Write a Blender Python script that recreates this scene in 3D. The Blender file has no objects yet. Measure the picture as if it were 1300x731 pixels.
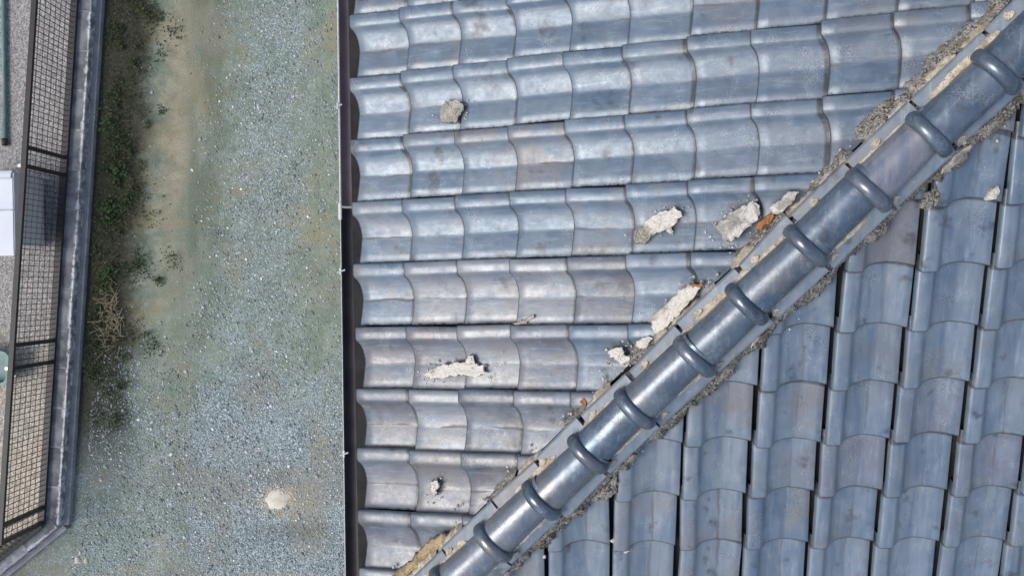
import bpy, bmesh, math, random
import numpy as np
from mathutils import Vector, Matrix, noise
S = bpy.context.scene
COL = S.collection
rnd = random.Random(7)
R_ = math.radians

# ------------------------------------------------------------------ camera
def rot(a, b, c):
    return (Matrix.Rotation(a, 3, 'X') @ Matrix.Rotation(b, 3, 'Y') @ Matrix.Rotation(c, 3, 'Z'))
cam = bpy.data.cameras.new('camera')
co = bpy.data.objects.new('camera', cam); COL.objects.link(co)
cam.sensor_width = 36; cam.sensor_fit = 'HORIZONTAL'; cam.lens = 1267.16 / 1300 * 36
cam.clip_start = .05; cam.clip_end = 500
co.matrix_world = Matrix.Translation((.738, -.1466, 4.235)) @ rot(-.002, .016, -.0177).to_4x4()
S.camera = co

# ------------------------------------------------------------------ sky and sun
SUN_EL, SUN_AZ = R_(54), R_(-110)          # azimuth from +Y towards +X
w = bpy.data.worlds.new('World'); S.world = w; w.use_nodes = True
nt = w.node_tree; bg = nt.nodes['Background']
sky = nt.nodes.new('ShaderNodeTexSky'); sky.sky_type = 'NISHITA'; sky.sun_disc = False
sky.sun_elevation = SUN_EL; sky.sun_rotation = SUN_AZ; sky.dust_density = 3.0; sky.air_density = 1.0
nt.links.new(sky.outputs[0], bg.inputs[0]); bg.inputs[1].default_value = .12
sl = bpy.data.lights.new('sun', 'SUN'); so = bpy.data.objects.new('sun', sl); COL.objects.link(so)
sl.energy = 1.3; sl.angle = R_(27); sl.color = (1, .97, .92)
sd = Vector((math.sin(SUN_AZ) * math.cos(SUN_EL), math.cos(SUN_AZ) * math.cos(SUN_EL), math.sin(SUN_EL)))
so.rotation_euler = sd.to_track_quat('Z', 'Y').to_euler(); so.location = sd * 30
S.view_settings.view_transform = 'Standard'; S.view_settings.look = 'None'
S.view_settings.exposure = .56; S.view_settings.gamma = 1; S.view_settings.use_curve_mapping = False

# ------------------------------------------------------------------ helpers
def link(o, parent=None, label=None, cat=None, group=None, kind=None, color=None):
    if o.name not in COL.objects: COL.objects.link(o)
    if parent: o.parent = parent
    if label: o['label'] = label
    if cat: o['category'] = cat
    if group: o['group'] = group
    if kind: o['kind'] = kind
    if color: o.color = (*color, 1)
    return o
def empty(name, loc=(0, 0, 0), **k):
    o = bpy.data.objects.new(name, None); o.location = loc; o.empty_display_size = .1
    return link(o, **k)
def mesh(name, v, f, mat, parent=None, smooth=False, **k):
    m = bpy.data.meshes.new(name); m.from_pydata([tuple(p) for p in v], [], f); m.update()
    m.materials.append(mat)
    if smooth: m.shade_smooth()
    return link(bpy.data.objects.new(name, m), parent, **k)
def from_bm(name, bm, mat, parent=None, smooth=False, **k):
    bmesh.ops.recalc_face_normals(bm, faces=bm.faces)
    m = bpy.data.meshes.new(name); bm.to_mesh(m); bm.free(); m.materials.append(mat)
    if smooth: m.shade_smooth()
    return link(bpy.data.objects.new(name, m), parent, **k)
def bm_box(bm, c, d, M=None, bev=0):
    r = bmesh.ops.create_cube(bm, size=1, matrix=(M or Matrix()) @ Matrix.Translation(c) @ Matrix.Diagonal((*d, 1)))
    if bev:
        es = list({e for v in r['verts'] for e in v.link_edges})
        bmesh.ops.bevel(bm, geom=es, offset=bev, segments=2, affect='EDGES')
def bm_bar(bm, a, b, r, n=8, ry=None):
    a, b = Vector(a), Vector(b); d = b - a
    M = Matrix.Translation((a + b) / 2) @ d.to_track_quat('Z', 'Y').to_matrix().to_4x4()
    bmesh.ops.create_cone(bm, cap_ends=True, segments=n, radius1=r, radius2=r, depth=d.length, matrix=M)
def nz(x, y, z=0, s=1): return noise.noise(Vector((x * s, y * s, z * s)))

# ------------------------------------------------------------------ material helpers
class NT:
    def __init__(s, name):
        s.m = bpy.data.materials.new(name); s.m.use_nodes = True; s.t = s.m.node_tree
        s.b = s.t.nodes['Principled BSDF']
    def n(s, typ, **k):
        o = s.t.nodes.new(typ)
        for a, v in k.items():
            if a == 'inp':
                for i, x in v.items():
                    if hasattr(x, 'is_linked') or isinstance(x, bpy.types.NodeSocket): s.t.links.new(x, o.inputs[i])
                    else: o.inputs[i].default_value = x
            else: setattr(o, a, v)
        return o
    def math(s, op, a, b=0.0, c=None, clamp=False):
        o = s.n('ShaderNodeMath', operation=op, use_clamp=clamp)
        for i, x in enumerate((a, b) if c is None else (a, b, c)):
            if isinstance(x, bpy.types.NodeSocket): s.t.links.new(x, o.inputs[i])
            else: o.inputs[i].default_value = x
        return o.outputs[0]
    def mix(s, f, a, b, mode='MIX'):
        o = s.n('ShaderNodeMix', data_type='RGBA', blend_type=mode)
        for i, x in ((0, f), (6, a), (7, b)):
            if isinstance(x, bpy.types.NodeSocket): s.t.links.new(x, o.inputs[i])
            else: o.inputs[i].default_value = x if i == 0 else ((*x, 1) if len(x) == 3 else x)
        return o.outputs[2]
    def noise(s, vec, scale, detail=4, rough=.55, dist=0):
        o = s.n('ShaderNodeTexNoise'); o.inputs['Scale'].default_value = scale
        o.inputs['Detail'].default_value = detail; o.inputs['Roughness'].default_value = rough
        o.inputs['Distortion'].default_value = dist
        if vec: s.t.links.new(vec, o.inputs['Vector'])
        return o.outputs[0]
    def ramp(s, x, a, b, lo=0.0, hi=1.0):
        o = s.n('ShaderNodeMapRange', interpolation_type='SMOOTHSTEP')
        s.t.links.new(x, o.inputs[0])
        for i, q in ((1, a), (2, b), (3, lo), (4, hi)): o.inputs[i].default_value = q
        return o.outputs[0]
    def cramp(s, x, stops):
        o = s.n('ShaderNodeValToRGB'); s.t.links.new(x, o.inputs[0]); e = o.color_ramp.elements
        while len(e) < len(stops): e.new(.5)
        for q, (p, c) in zip(e, stops): q.position = p; q.color = (*c, 1)
        return o.outputs[0]
    def pos(s):                                   # world position
        return s.n('ShaderNodeNewGeometry').outputs['Position']
    def obj(s, jit=True):                         # object coordinates shifted per object
        t = s.n('ShaderNodeTexCoord').outputs['Object']
        if not jit: return t
        r = s.n('ShaderNodeObjectInfo').outputs['Random']
        a = s.n('ShaderNodeVectorMath', operation='ADD')
        c = s.n('ShaderNodeCombineXYZ')
        for i, k in enumerate((37., 91., 53.)): s.t.links.new(s.math('MULTIPLY', r, k), c.inputs[i])
        s.t.links.new(t, a.inputs[0]); s.t.links.new(c.outputs[0], a.inputs[1]); return a.outputs[0]
    def ocol(s): return s.n('ShaderNodeObjectInfo').outputs['Color']
    def stretch(s, vec, sc):
        o = s.n('ShaderNodeMapping'); s.t.links.new(vec, o.inputs[0]); o.inputs['Scale'].default_value = sc
        return o.outputs[0]
    def set(s, color=None, rough=None, metal=None, spec=None, bump=None, bs=.2, bd=.01):
        for k, x in (('Base Color', color), ('Roughness', rough), ('Metallic', metal), ('Specular IOR Level', spec)):
            if x is None: continue
            if isinstance(x, bpy.types.NodeSocket): s.t.links.new(x, s.b.inputs[k])
            else: s.b.inputs[k].default_value = (*x, 1) if k == 'Base Color' else x
        if bump is not None:
            b = s.n('ShaderNodeBump'); b.inputs['Strength'].default_value = bs; b.inputs['Distance'].default_value = bd
            s.t.links.new(bump, b.inputs['Height']); s.t.links.new(b.outputs[0], s.b.inputs['Normal'])
        return s.m

# ---- fired tile: smoked silver-blue skin, object colour gives each tile its own firing
def tile_material(name, crease, gloss=-.03, metal=.15):
    t = NT(name); p = t.obj(); raw = t.obj(False); base = t.ocol()
    sp = t.n('ShaderNodeSeparateXYZ'); t.t.links.new(raw, sp.inputs[0])
    big = t.noise(p, 9, 3, .6); mid = t.noise(p, 38, 4, .65); fine = t.noise(p, 240, 3, .7)
    col = t.mix(t.ramp(big, .35, .68), base, t.mix(.28, base, (.24, .29, .34)))                 # cloudy firing
    streak = t.noise(t.stretch(p, (60, 6, 60)), 1, 3, .6)
    col = t.mix(t.math('MULTIPLY', t.ramp(streak, .52, .74), .22), col, (.38, .44, .50))        # pale wash marks running down
    col = t.mix(t.math('MULTIPLY', t.ramp(mid, .55, .78), .22), col, (.09, .12, .16))
    wash = t.noise(t.stretch(p, (34, 3, 34)), 1, 2, .5)
    col = t.mix(t.math('MULTIPLY', t.ramp(wash, .48, .66), .36), col, (.055, .115, .20))            # blue firing streaks
    frost = t.math('MULTIPLY', t.ramp(t.noise(p, 14, 2), .5, .7), t.ramp(fine, .5, .62))
    col = t.mix(t.math('MULTIPLY', frost, .38), col, (.52, .57, .62))                           # frosty specks
    soot = t.math('MULTIPLY', t.ramp(t.noise(p, 7, 2), .6, .72), t.ramp(t.noise(p, 190, 3, .75), .52, .58))
    col = t.mix(t.math('MULTIPLY', soot, .75), col, (.045, .047, .055))                         # dark speckle on some tiles
    film = t.math('MULTIPLY', t.ramp(t.noise(p, 4.3, 4, .6), .46, .66), t.ramp(t.n('ShaderNodeObjectInfo').outputs['Random'], .25, .9, .1, .7))
    col = t.mix(film, col, t.mix(t.ramp(fine, .4, .6), (.15, .14, .14), (.20, .19, .185)))
    dark = t.math('MULTIPLY', t.ramp(t.noise(p, 8.7, 3, .6), .60, .74), t.ramp(fine, .36, .6, .35, .9))
    col = t.mix(dark, col, (.05, .05, .056))
    rough = t.math('ADD', t.ramp(mid, .3, .75, .25, .35), t.math('MULTIPLY', t.ramp(big, .35, .7), .12))
    if crease:                                                                                  # dirt settled in the water channel
        wob = t.math('MULTIPLY', t.math('SUBTRACT', t.noise(t.stretch(p, (2, 7, 2)), 1, 2), .5), .03)
        d = t.math('ABSOLUTE', t.math('SUBTRACT', t.math('ADD', sp.outputs[0], wob), .157))
        wdt = t.math('MULTIPLY', t.ramp(t.noise(p, 6, 2), .38, .65), .010)
        line = t.math('MULTIPLY', t.math('SUBTRACT', 1, t.math('DIVIDE', d, t.math('ADD', wdt, .0012)), clamp=True), t.ramp(t.noise(p, 3.1, 1), .4, .55))
        line = t.math('MULTIPLY', line, t.ramp(t.n('ShaderNodeObjectInfo').outputs['Random'], .15, .5, .15, .85))
        col = t.mix(t.math('MULTIPLY', line, .8), col, (.10, .083, .075))
        # contact shade painted at joint and front lip, plus lip and right edge grime
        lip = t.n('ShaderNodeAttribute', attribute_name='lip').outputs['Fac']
        joint = t.math('MULTIPLY', t.ramp(lip, .223, .234), t.ramp(mid, .3, .5, .5, 1))  # painted contact shade where the next tile's lip overhangs
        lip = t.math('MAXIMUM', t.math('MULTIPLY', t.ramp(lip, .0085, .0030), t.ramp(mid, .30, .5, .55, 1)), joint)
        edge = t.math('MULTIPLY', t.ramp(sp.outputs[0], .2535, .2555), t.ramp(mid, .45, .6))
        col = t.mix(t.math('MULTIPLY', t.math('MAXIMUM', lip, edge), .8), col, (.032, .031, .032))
        rough = t.math('ADD', rough, t.math('MULTIPLY', line, .4))
    h = t.math('ADD', t.math('MULTIPLY', fine, .25), t.math('MULTIPLY', mid, .8))
    h = t.math('ADD', h, t.math('MULTIPLY', big, 2.0))
    return t.set(col, t.math('SUBTRACT', rough, gloss), metal, .6, h, .16, .004)
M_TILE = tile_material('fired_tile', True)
M_RIDGE = tile_material('ridge_tile', False, .06, .32)
M_COLLAR = tile_material('glazed_collar', False, .13, .45)
M_FLAT = tile_material('flat_ridge_tile', False, -.12, .05)

def noisy(name, c1, c2, sc, rough=.8, metal=0, c3=None, bs=.3, bd=.01, detail=5):
    t = NT(name); p = t.obj(); a = t.noise(p, sc, detail, .65); b = t.noise(p, sc * 6, 3, .7)
    col = t.mix(t.ramp(a, .35, .65), c1, c2)
    if c3: col = t.mix(t.ramp(b, .55, .66), col, c3)
    return t.set(col, rough, metal, .4, t.math('ADD', a, t.math('MULTIPLY', b, .5)), bs, bd)
M_FELT = noisy('roofing_felt', (.012, .012, .014), (.022, .021, .021), 12, .95)
t = NT('weathered_mortar'); p = t.obj(); a = t.noise(p, 22, 4, .6); b = t.noise(p, 120, 4, .75); c_ = t.noise(p, 9, 2)
col = t.mix(t.ramp(a, .38, .6), (.13, .12, .105), (.42, .39, .335))
col = t.mix(t.ramp(b, .5, .58), col, (.60, .57, .52)); col = t.mix(t.ramp(b, .45, .38), col, (.03, .028, .025))
col = t.mix(t.math('MULTIPLY', t.ramp(c_, .55, .65), .5), col, (.20, .15, .07))
M_MORTAR_DARK = t.set(col, .95, 0, .3, t.math('ADD', a, b), 1, .02)
M_MORTAR_PALE = noisy('lime_mortar', (.58, .52, .42), (.34, .28, .20), 26, .9, c3=(.12, .10, .08), bs=.7, bd=.01)
M_CLAY = noisy('red_clay_crumb', (.42, .17, .06), (.26, .13, .06), 40, .95, c3=(.5, .3, .16), bs=.9)
M_WALL = noisy('render_wall', (.5, .47, .41), (.44, .41, .36), 5, .9)
M_WOOD = noisy('painted_fascia', (.05, .04, .04), (.08, .065, .06), 9, .6)
M_GUT_LIT = noisy('gutter_plastic_lit', (.22, .175, .185), (.27, .22, .225), 9, .45, bs=.05)  # upper gutter length, its colour lightened to stand for light falling in
M_GUT_SHADED = noisy('gutter_plastic_shaded', (.05, .046, .052), (.075, .068, .07), 9, .45, bs=.05)  # same gutter plastic, with the shade of the lower length painted in
M_CLIP = noisy('zinc_clip', (.62, .62, .62), (.5, .5, .5), 60, .4, .4, bs=.05)
M_STEEL = noisy('dark_fence_paint', (.018, .018, .02), (.03, .029, .031), 30, .5, bs=.1)
M_WHITE = noisy('off_white_casing', (.56, .60, .66), (.62, .66, .70), 4, .45, bs=.02)
M_TEAL = noisy('teal_plastic', (.10, .19, .19), (.15, .25, .24), 8, .45, bs=.05)
M_STRAW = noisy('dry_stalk', (.36, .31, .20), (.24, .20, .13), 20, .9)

def chunk_material(name, pale, grey, bias, split=None):
    t = NT(name); p = t.obj()
    a = t.noise(p, 16, 3, .6); b = t.noise(p, 70, 5, .75); c = t.noise(p, 260, 2, .7)
    col = t.mix(t.ramp(a, bias - .08, bias + .1), pale, grey)
    if split is not None:
        sx = t.n('ShaderNodeSeparateXYZ'); t.t.links.new(t.obj(False), sx.inputs[0])
        g_ = t.ramp(t.math('ADD', t.math('ADD', sx.outputs[0], sx.outputs[1]), t.math('MULTIPLY', t.math('SUBTRACT', b, .5), .10)), split + .02, split - .02)
        col = t.mix(g_, col, t.mix(t.ramp(c, .42, .56), (.13, .12, .095), (.44, .41, .34)))
    col = t.mix(t.math('MULTIPLY', t.ramp(b, .58, .70), .5), col, (.26, .21, .15))
    col = t.mix(t.math('MULTIPLY', t.ramp(c, .60, .70), .5), col, (.10, .09, .075))
    return t.set(col, .93, 0, .3, t.math('ADD', b, t.math('MULTIPLY', c, .4)), .7, .012)
M_CH_WHITE = chunk_material('white_plaster', (.70, .66, .59), (.40, .36, .29), .58)
M_CH_GREY = chunk_material('grey_plaster', (.66, .63, .58), (.33, .31, .28), .50)
M_CH_SPLIT = chunk_material('two_tone_plaster', (.70, .66, .59), (.66, .62, .54), .62, -.05)
M_CH_TAN = chunk_material('tan_mortar', (.46, .36, .22), (.27, .21, .13), .5)
M_CH_BEIGE = chunk_material('beige_mortar', (.46, .43, .37), (.30, .28, .24), .5)

# ---- block wall top with lime streak at its outer arris
t = NT('concrete_block'); p = t.obj(); raw = t.obj(False)
sp = t.n('ShaderNodeSeparateXYZ'); t.t.links.new(raw, sp.inputs[0])
a = t.noise(p, 7, 4); b = t.noise(p, 60, 4, .7)
col = t.mix(t.ramp(a, .35, .65), (.125, .13, .14), (.27, .28, .29))
col = t.mix(t.math('MULTIPLY', t.ramp(b, .55, .7), .5), col, (.30, .31, .33))
e = t.math('SUBTRACT', 1, t.math('DIVIDE', t.math('ABSOLUTE', t.math('SUBTRACT', sp.outputs[0], .070)), t.ramp(t.noise(p, 11, 3), .35, .75, .004, .04)), clamp=True)
e = t.math('MULTIPLY', e, t.ramp(t.noise(p, 22, 4, .7), .36, .5))
col = t.mix(e, col, (.74, .75, .76))
M_BLOCK = t.set(col, .85, 0, .4, b, .4, .008)
M_FOOT = noisy('footing_concrete', (.24, .255, .27), (.33, .345, .36), 6, .9, c3=(.18, .19, .19))
M_JOINT = noisy('block_joint', (.45, .46, .47), (.25, .26, .27), 20, .9)

# ---- ground
def ground_material():
    t = NT('gravel_ground'); P = t.pos(); sp = t.n('ShaderNodeSeparateXYZ'); t.t.links.new(P, sp.inputs[0])
    X, Y = sp.outputs[0], sp.outputs[1]
    n1 = t.noise(P, 1.3, 5, .6); n2 = t.noise(P, 7, 5, .65); n3 = t.noise(P, 40, 4, .7)
    xs = t.math('SUBTRACT', X, t.math('MULTIPLY', Y, .07))
    xd = t.math('ADD', xs, t.math('MULTIPLY', t.math('SUBTRACT', n1, .5), .5))
    xd = t.math('ADD', xd, t.math('MULTIPLY', t.math('SUBTRACT', n2, .5), .35))
    vo = t.n('ShaderNodeTexVoronoi'); vo.inputs['Scale'].default_value = 120; t.t.links.new(P, vo.inputs['Vector'])
    vs = t.n('ShaderNodeSeparateColor'); t.t.links.new(vo.outputs['Color'], vs.inputs[0])
    grav = t.cramp(vs.outputs[0], [(0, (.115, .145, .15)), (.4, (.195, .25, .25)), (.8, (.32, .385, .40)), (.94, (.50, .56, .59)), (1, (.66, .69, .70))])
    mud = t.mix(t.ramp(n2, .35, .65), (.165, .212, .162), (.24, .28, .222))
    mud = t.mix(t.ramp(t.noise(P, 2.3, 4), .5, .66), mud, (.245, .245, .165))
    # where the loose gravel lies: centre band, near end, and ragged patches
    d1 = t.math('ABSOLUTE', t.math('ADD', xd, 1.98)); gm = t.ramp(d1, .05, .75, .56, .10)
    gm = t.math('MAXIMUM', gm, t.ramp(t.math('ADD', Y, t.math('MULTIPLY', n1, 1.2)), -1.3, .5, .9, 0))
    gm = t.math('MULTIPLY', gm, t.ramp(xd, -2.75, -2.5, .55, 1))
    thr = t.math('ADD', t.math('MULTIPLY', t.math('SUBTRACT', n3, .5), 1.9), t.math('MULTIPLY', t.math('SUBTRACT', n2, .5), 1.1))
    base = t.mix(t.ramp(t.math('ADD', gm, thr), .22, .80), mud, grav)
    tanc = t.mix(t.ramp(n2, .3, .7), (.26, .225, .155), (.36, .315, .235))
    soil = t.mix(t.ramp(n3, .35, .65), (.024, .023, .014), (.060, .055, .034))
    # tan band between x -3.2 and -2.75, worn away towards the near end
    nb = t.noise(t.stretch(P, (3, .7, 1)), 1.6, 4, .6)
    tm = t.math('MULTIPLY', t.ramp(xd, -3.22, -2.98), t.ramp(t.math('ADD', xd, t.math('MULTIPLY', t.math('SUBTRACT', nb, .5), .9)), -2.95, -2.60, 1, 0))
    tm = t.math('MULTIPLY', tm, t.ramp(Y, -1.0, 1.7, .05, .9))
    base = t.mix(t.math('MULTIPLY', tm, t.ramp(nb, .3, .6, .55, 1)), base, tanc)
    # olive rut beside it
    rm = t.math('MULTIPLY', t.ramp(xd, -2.95, -2.7), t.ramp(xd, -2.55, -2.25, 1, 0))
    rm = t.math('MULTIPLY', rm, t.ramp(nb, .38, .6, .25, 1))
    base = t.mix(t.math('MULTIPLY', rm, t.ramp(Y, -1.6, .8, .15, .7)), base, (.115, .135, .095))
    rust = t.math('MULTIPLY', t.ramp(t.noise(t.stretch(P, (4, 1.4, 1)), 2.2, 3), .62, .72), t.ramp(t.math('ABSOLUTE', t.math('ADD', xd, 2.7)), .1, .4, .6, 0))
    base = t.mix(rust, base, (.24, .17, .10))
    # scattered tan patches
    pt = t.math('MULTIPLY', t.ramp(t.noise(P, 1.1, 3), .56, .68), .55)
    base = t.mix(pt, base, (.235, .22, .17))
    # spill of pale fines round the cement lump, trailing off to one side, and a sandy near edge
    def blob(cx, cy, rx, ry):
        a = t.math('POWER', t.math('DIVIDE', t.math('SUBTRACT', X, cx), rx), 2); b = t.math('POWER', t.math('DIVIDE', t.math('SUBTRACT', Y, cy), ry), 2)
        return t.math('ADD', t.math('SQRT', t.math('ADD', a, b)), t.math('ADD', t.math('MULTIPLY', t.math('SUBTRACT', n2, .5), 1.3), t.math('MULTIPLY', t.math('SUBTRACT', n3, .5), 1.5)))
    for (cx, cy, rx, ry, k, c_) in ((-1.84, -2.30, .24, .19, .85, (.38, .33, .24)), (-1.55, -2.55, .22, .42, .6, (.27, .245, .175)), (-1.42, -1.75, .16, .26, .55, (.25, .235, .17)),
                                    (-2.1, -3.12, .9, .10, .7, (.36, .33, .27)), (-1.75, -2.62, .55, .12, .35, (.07, .08, .08)), (-1.95, -2.08, .3, .10, .4, (.09, .10, .11))):
        base = t.mix(t.ramp(blob(cx, cy, rx, ry), 1.15, .45, 0, k), base, c_)
    # soil strip along the wall
    xw = t.math('ADD', xs, t.math('MULTIPLY', t.math('SUBTRACT', n2, .5), .3))
    sm = t.math('MULTIPLY', t.ramp(t.math('ADD', xw, t.math('MULTIPLY', t.math('SUBTRACT', n1, .5), .5)), -3.42, -3.08, 1, 0), t.ramp(t.math('ADD', Y, t.math('MULTIPLY', n1, .9)), -2.1, -.7))
    base = t.mix(t.math('MULTIPLY', sm, .93), base, soil)
    bump = t.math('ADD', t.math('MULTIPLY', vo.outputs['Distance'], -.8), n3)
    return t.set(base, .9, 0, .3, bump, .5, .012)
M_GROUND = ground_material()
t = NT('yard_gravel'); P = t.pos()
vo = t.n('ShaderNodeTexVoronoi'); vo.inputs['Scale'].default_value = 75; t.t.links.new(P, vo.inputs['Vector'])
vs = t.n('ShaderNodeSeparateColor'); t.t.links.new(vo.outputs['Color'], vs.inputs[0])
sp = t.n('ShaderNodeSeparateXYZ'); t.t.links.new(P, sp.inputs[0])
g1 = t.cramp(vs.outputs[1], [(0, (.17, .16, .16)), (.5, (.27, .26, .255)), (1, (.45, .43, .41))])
g2 = t.cramp(vs.outputs[1], [(0, (.26, .22, .17)), (.5, (.42, .37, .29)), (1, (.62, .57, .48))])
wm = t.ramp(t.math('ADD', sp.outputs[1], t.math('MULTIPLY', t.math('SUBTRACT', t.noise(P, 2, 3), .5), 1.2)), -2.2, .2, 1, 0)
M_YARD = t.set(t.mix(wm, g1, g2), .9, 0, .3, vo.outputs['Distance'], .6, .012)

def stone_material():
    t = NT('loose_stone'); r = t.n('ShaderNodeNewGeometry').outputs['Random Per Island']
    c = t.cramp(r, [(0, (.15, .175, .175)), (.3, (.21, .255, .255)), (.66, (.28, .335, .345)), (.93, (.44, .49, .51)), (1, (.74, .76, .76))])
    return t.set(c, .85, 0, .3)
M_STONE = stone_material()
def leaf_material():
    t = NT('weed_leaf'); r = t.n('ShaderNodeNewGeometry').outputs['Random Per Island']
    c = t.cramp(r, [(0, (.014, .024, .008)), (.5, (.030, .050, .015)), (.85, (.055, .080, .026)), (1, (.10, .095, .05))])
    return t.set(c, .6, 0, .3)
M_LEAF = leaf_material()
t = NT('bright_weed_leaf'); r = t.n('ShaderNodeNewGeometry').outputs['Random Per Island']
M_LEAF2 = t.set(t.cramp(r, [(0, (.018, .042, .010)), (1, (.040, .085, .022))]), .55, 0, .3)

# ------------------------------------------------------------------ ground and yard
GZ = -5.92
mesh('ground', [(-60, -60, GZ), (60, -60, GZ), (60, 60, GZ), (-60, 60, GZ)], [(0, 1, 2, 3)], M_GROUND, kind='structure')
FX = lambda y: -3.99 + .0835 * y            # fence line
FD = Vector((.0835, 1, 0)).normalized()
CORN = Vector((-4.195, -2.46, 0))         # where fence and wall turn
CD = Vector((-.79, -.61, 0)).normalized()
yard = [(FX(20), 20), (FX(-2.4), -2.4), tuple((CORN + CD * 14)[:2]), (-40, -11), (-40, 20)]
mesh('yard', [(x, y, -5.80) for x, y in yard], [tuple(range(len(yard)))[::-1]], M_YARD, kind='structure')

# ------------------------------------------------------------------ house
YB = -1.7; SL = .4; CS = 1 / math.sqrt(1 + SL * SL)
E_ = .2393 * CS; W_ = .2655
house = empty('house', (0, YB, GZ), label='house with blue-grey glazed tile hip roof and a crumbling mortared hip ridge', cat='house')
HO = Vector((0, YB, GZ))
def hmesh(name, v, f, mat, **k): return mesh(name, [Vector(p) - HO for p in v], f, mat, house, **k)
def at_house(o): o.parent = house; o.matrix_parent_inverse = Matrix.Translation(-HO); return o

XM, YM = 4.2, 2.5
d_ = -.088
hmesh('roof_deck', [(-.02, YB, d_), (-.02, YM, d_), (XM, YM, SL * XM + d_), (XM, XM + YB, SL * XM + d_), (YM - YB, YM, SL * (YM - YB) + d_),
                    (XM, YB - .02, d_)], [(0, 4, 1), (0, 5, 3, 4)], M_FELT)
bm = bmesh.new()
bm_box(bm, ((.55 + XM) / 2, (YB + .55 + YM) / 2, (GZ - .35) / 2), (XM - .55, YM - YB - .55, -GZ - .35)); bm.transform(Matrix.Translation(-HO))
from_bm('wall', bm, M_WALL, house)
bm = bmesh.new()
bm_box(bm, (.03, (YB + YM) / 2, -.19), (.03, YM - YB, .17)); bm_box(bm, (XM / 2, YB + .03, -.19), (XM, .03, .17)); bm.transform(Matrix.Translation(-HO))
from_bm('fascia_board', bm, M_WOOD, house)
hmesh('soffit', [(.05, YB + .05, -.28), (XM, YB + .05, -.28), (XM, YM, -.28), (.05, YM, -.28)], [(0, 1, 2, 3)], M_WALL)

# ---- pantile mesh: x across (roll at x=0), y up the slope, z normal; origin at the roll's front corner
PROF = [(.000, -.030, 0), (.000, -.009, 0), (.002, -.003, 0), (.008, 0, 0), (.027, .0015, 0), (.046, .000, 0), (.053, -.002, 0), (.059, -.0055, .002), (.067, -.0125, .008),
        (.077, -.0180, .014), (.092, -.0240, .019), (.112, -.0300, .022), (.134, -.0348, .0235), (.148, -.0372, .0235), (.157, -.0380, .023), (.166, -.0368, .022),
        (.190, -.0345, .021), (.225, -.0322, .017), (.256, -.0308, .012), (.259, -.0335, .012), (.259, -.046, .012)]
PROF_DEEP = [(x, z - (.006 * math.exp(-((x - .085) / .018) ** 2) if x > .055 else 0) - (.003 if .11 < x < .2 else 0) + (.0055 * max(0, (x - .175) / .08) if x > .175 else 0), y) for x, z, y in PROF]
def tile_mesh(name, eave=False, seed=0, edge=0.0, PROF=PROF):
    r = random.Random(seed); N = len(PROF); v = []; f = []
    bend = r.uniform(-.002, .002)
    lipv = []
    rows = [(0, -.030), (0, -.007), (.0015, -.002), (.0045, 0), (.05, .0), (.15, -.0), (.29, 0)]
    for y, dz in rows:
        for i, (x, z, yf) in enumerate(PROF):
            if eave and dz == -.030: dz2 = -.045
            else: dz2 = dz
            yy = y + yf * max(0, 1 - y / .2) if y < .28 else y
            z2 = z + dz2 - .110 * y + bend * math.sin(x * 12 + y * 9)
            if i in (0, 20): z2 = z + max(dz2, -.012) * (0 if i == 0 else 1) - .110 * y
            if i >= N - 3: x += edge
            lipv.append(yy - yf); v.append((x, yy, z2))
    for j in range(len(rows) - 1):
        for i in range(N - 1):
            f.append((j * N + i, j * N + i + 1, (j + 1) * N + i + 1, (j + 1) * N + i))
    m = bpy.data.meshes.new(name); m.from_pydata(v, [], f); m.update(); m.materials.append(M_TILE); m.shade_smooth()
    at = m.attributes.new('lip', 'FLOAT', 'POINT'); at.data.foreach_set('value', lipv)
    return m
TM = [tile_mesh('roof_tile', False, k, .004) for k in range(4)]
TR = [tile_mesh('roof_tile', False, 20 + k, -.007, PROF_DEEP) for k in range(4)]
TE = [tile_mesh('roof_tile', True, 9 + k, .004) for k in range(2)]
nrm = lambda v: Vector(v).normalized()
LY = nrm((1, 0, SL)); LX = Vector((0, -1, 0)); LZ = LX.cross(LY)
RY = nrm((0, 1, SL)); RX = Vector((1, 0, 0)); RZ = RX.cross(RY)
def basis(x, y, z, o):
    return Matrix(((x.x, y.x, z.x, o.x), (x.y, y.y, z.y, o.y), (x.z, y.z, z.z, o.z), (0, 0, 0, 1)))
QN = nrm((1, -1, 0))
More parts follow.
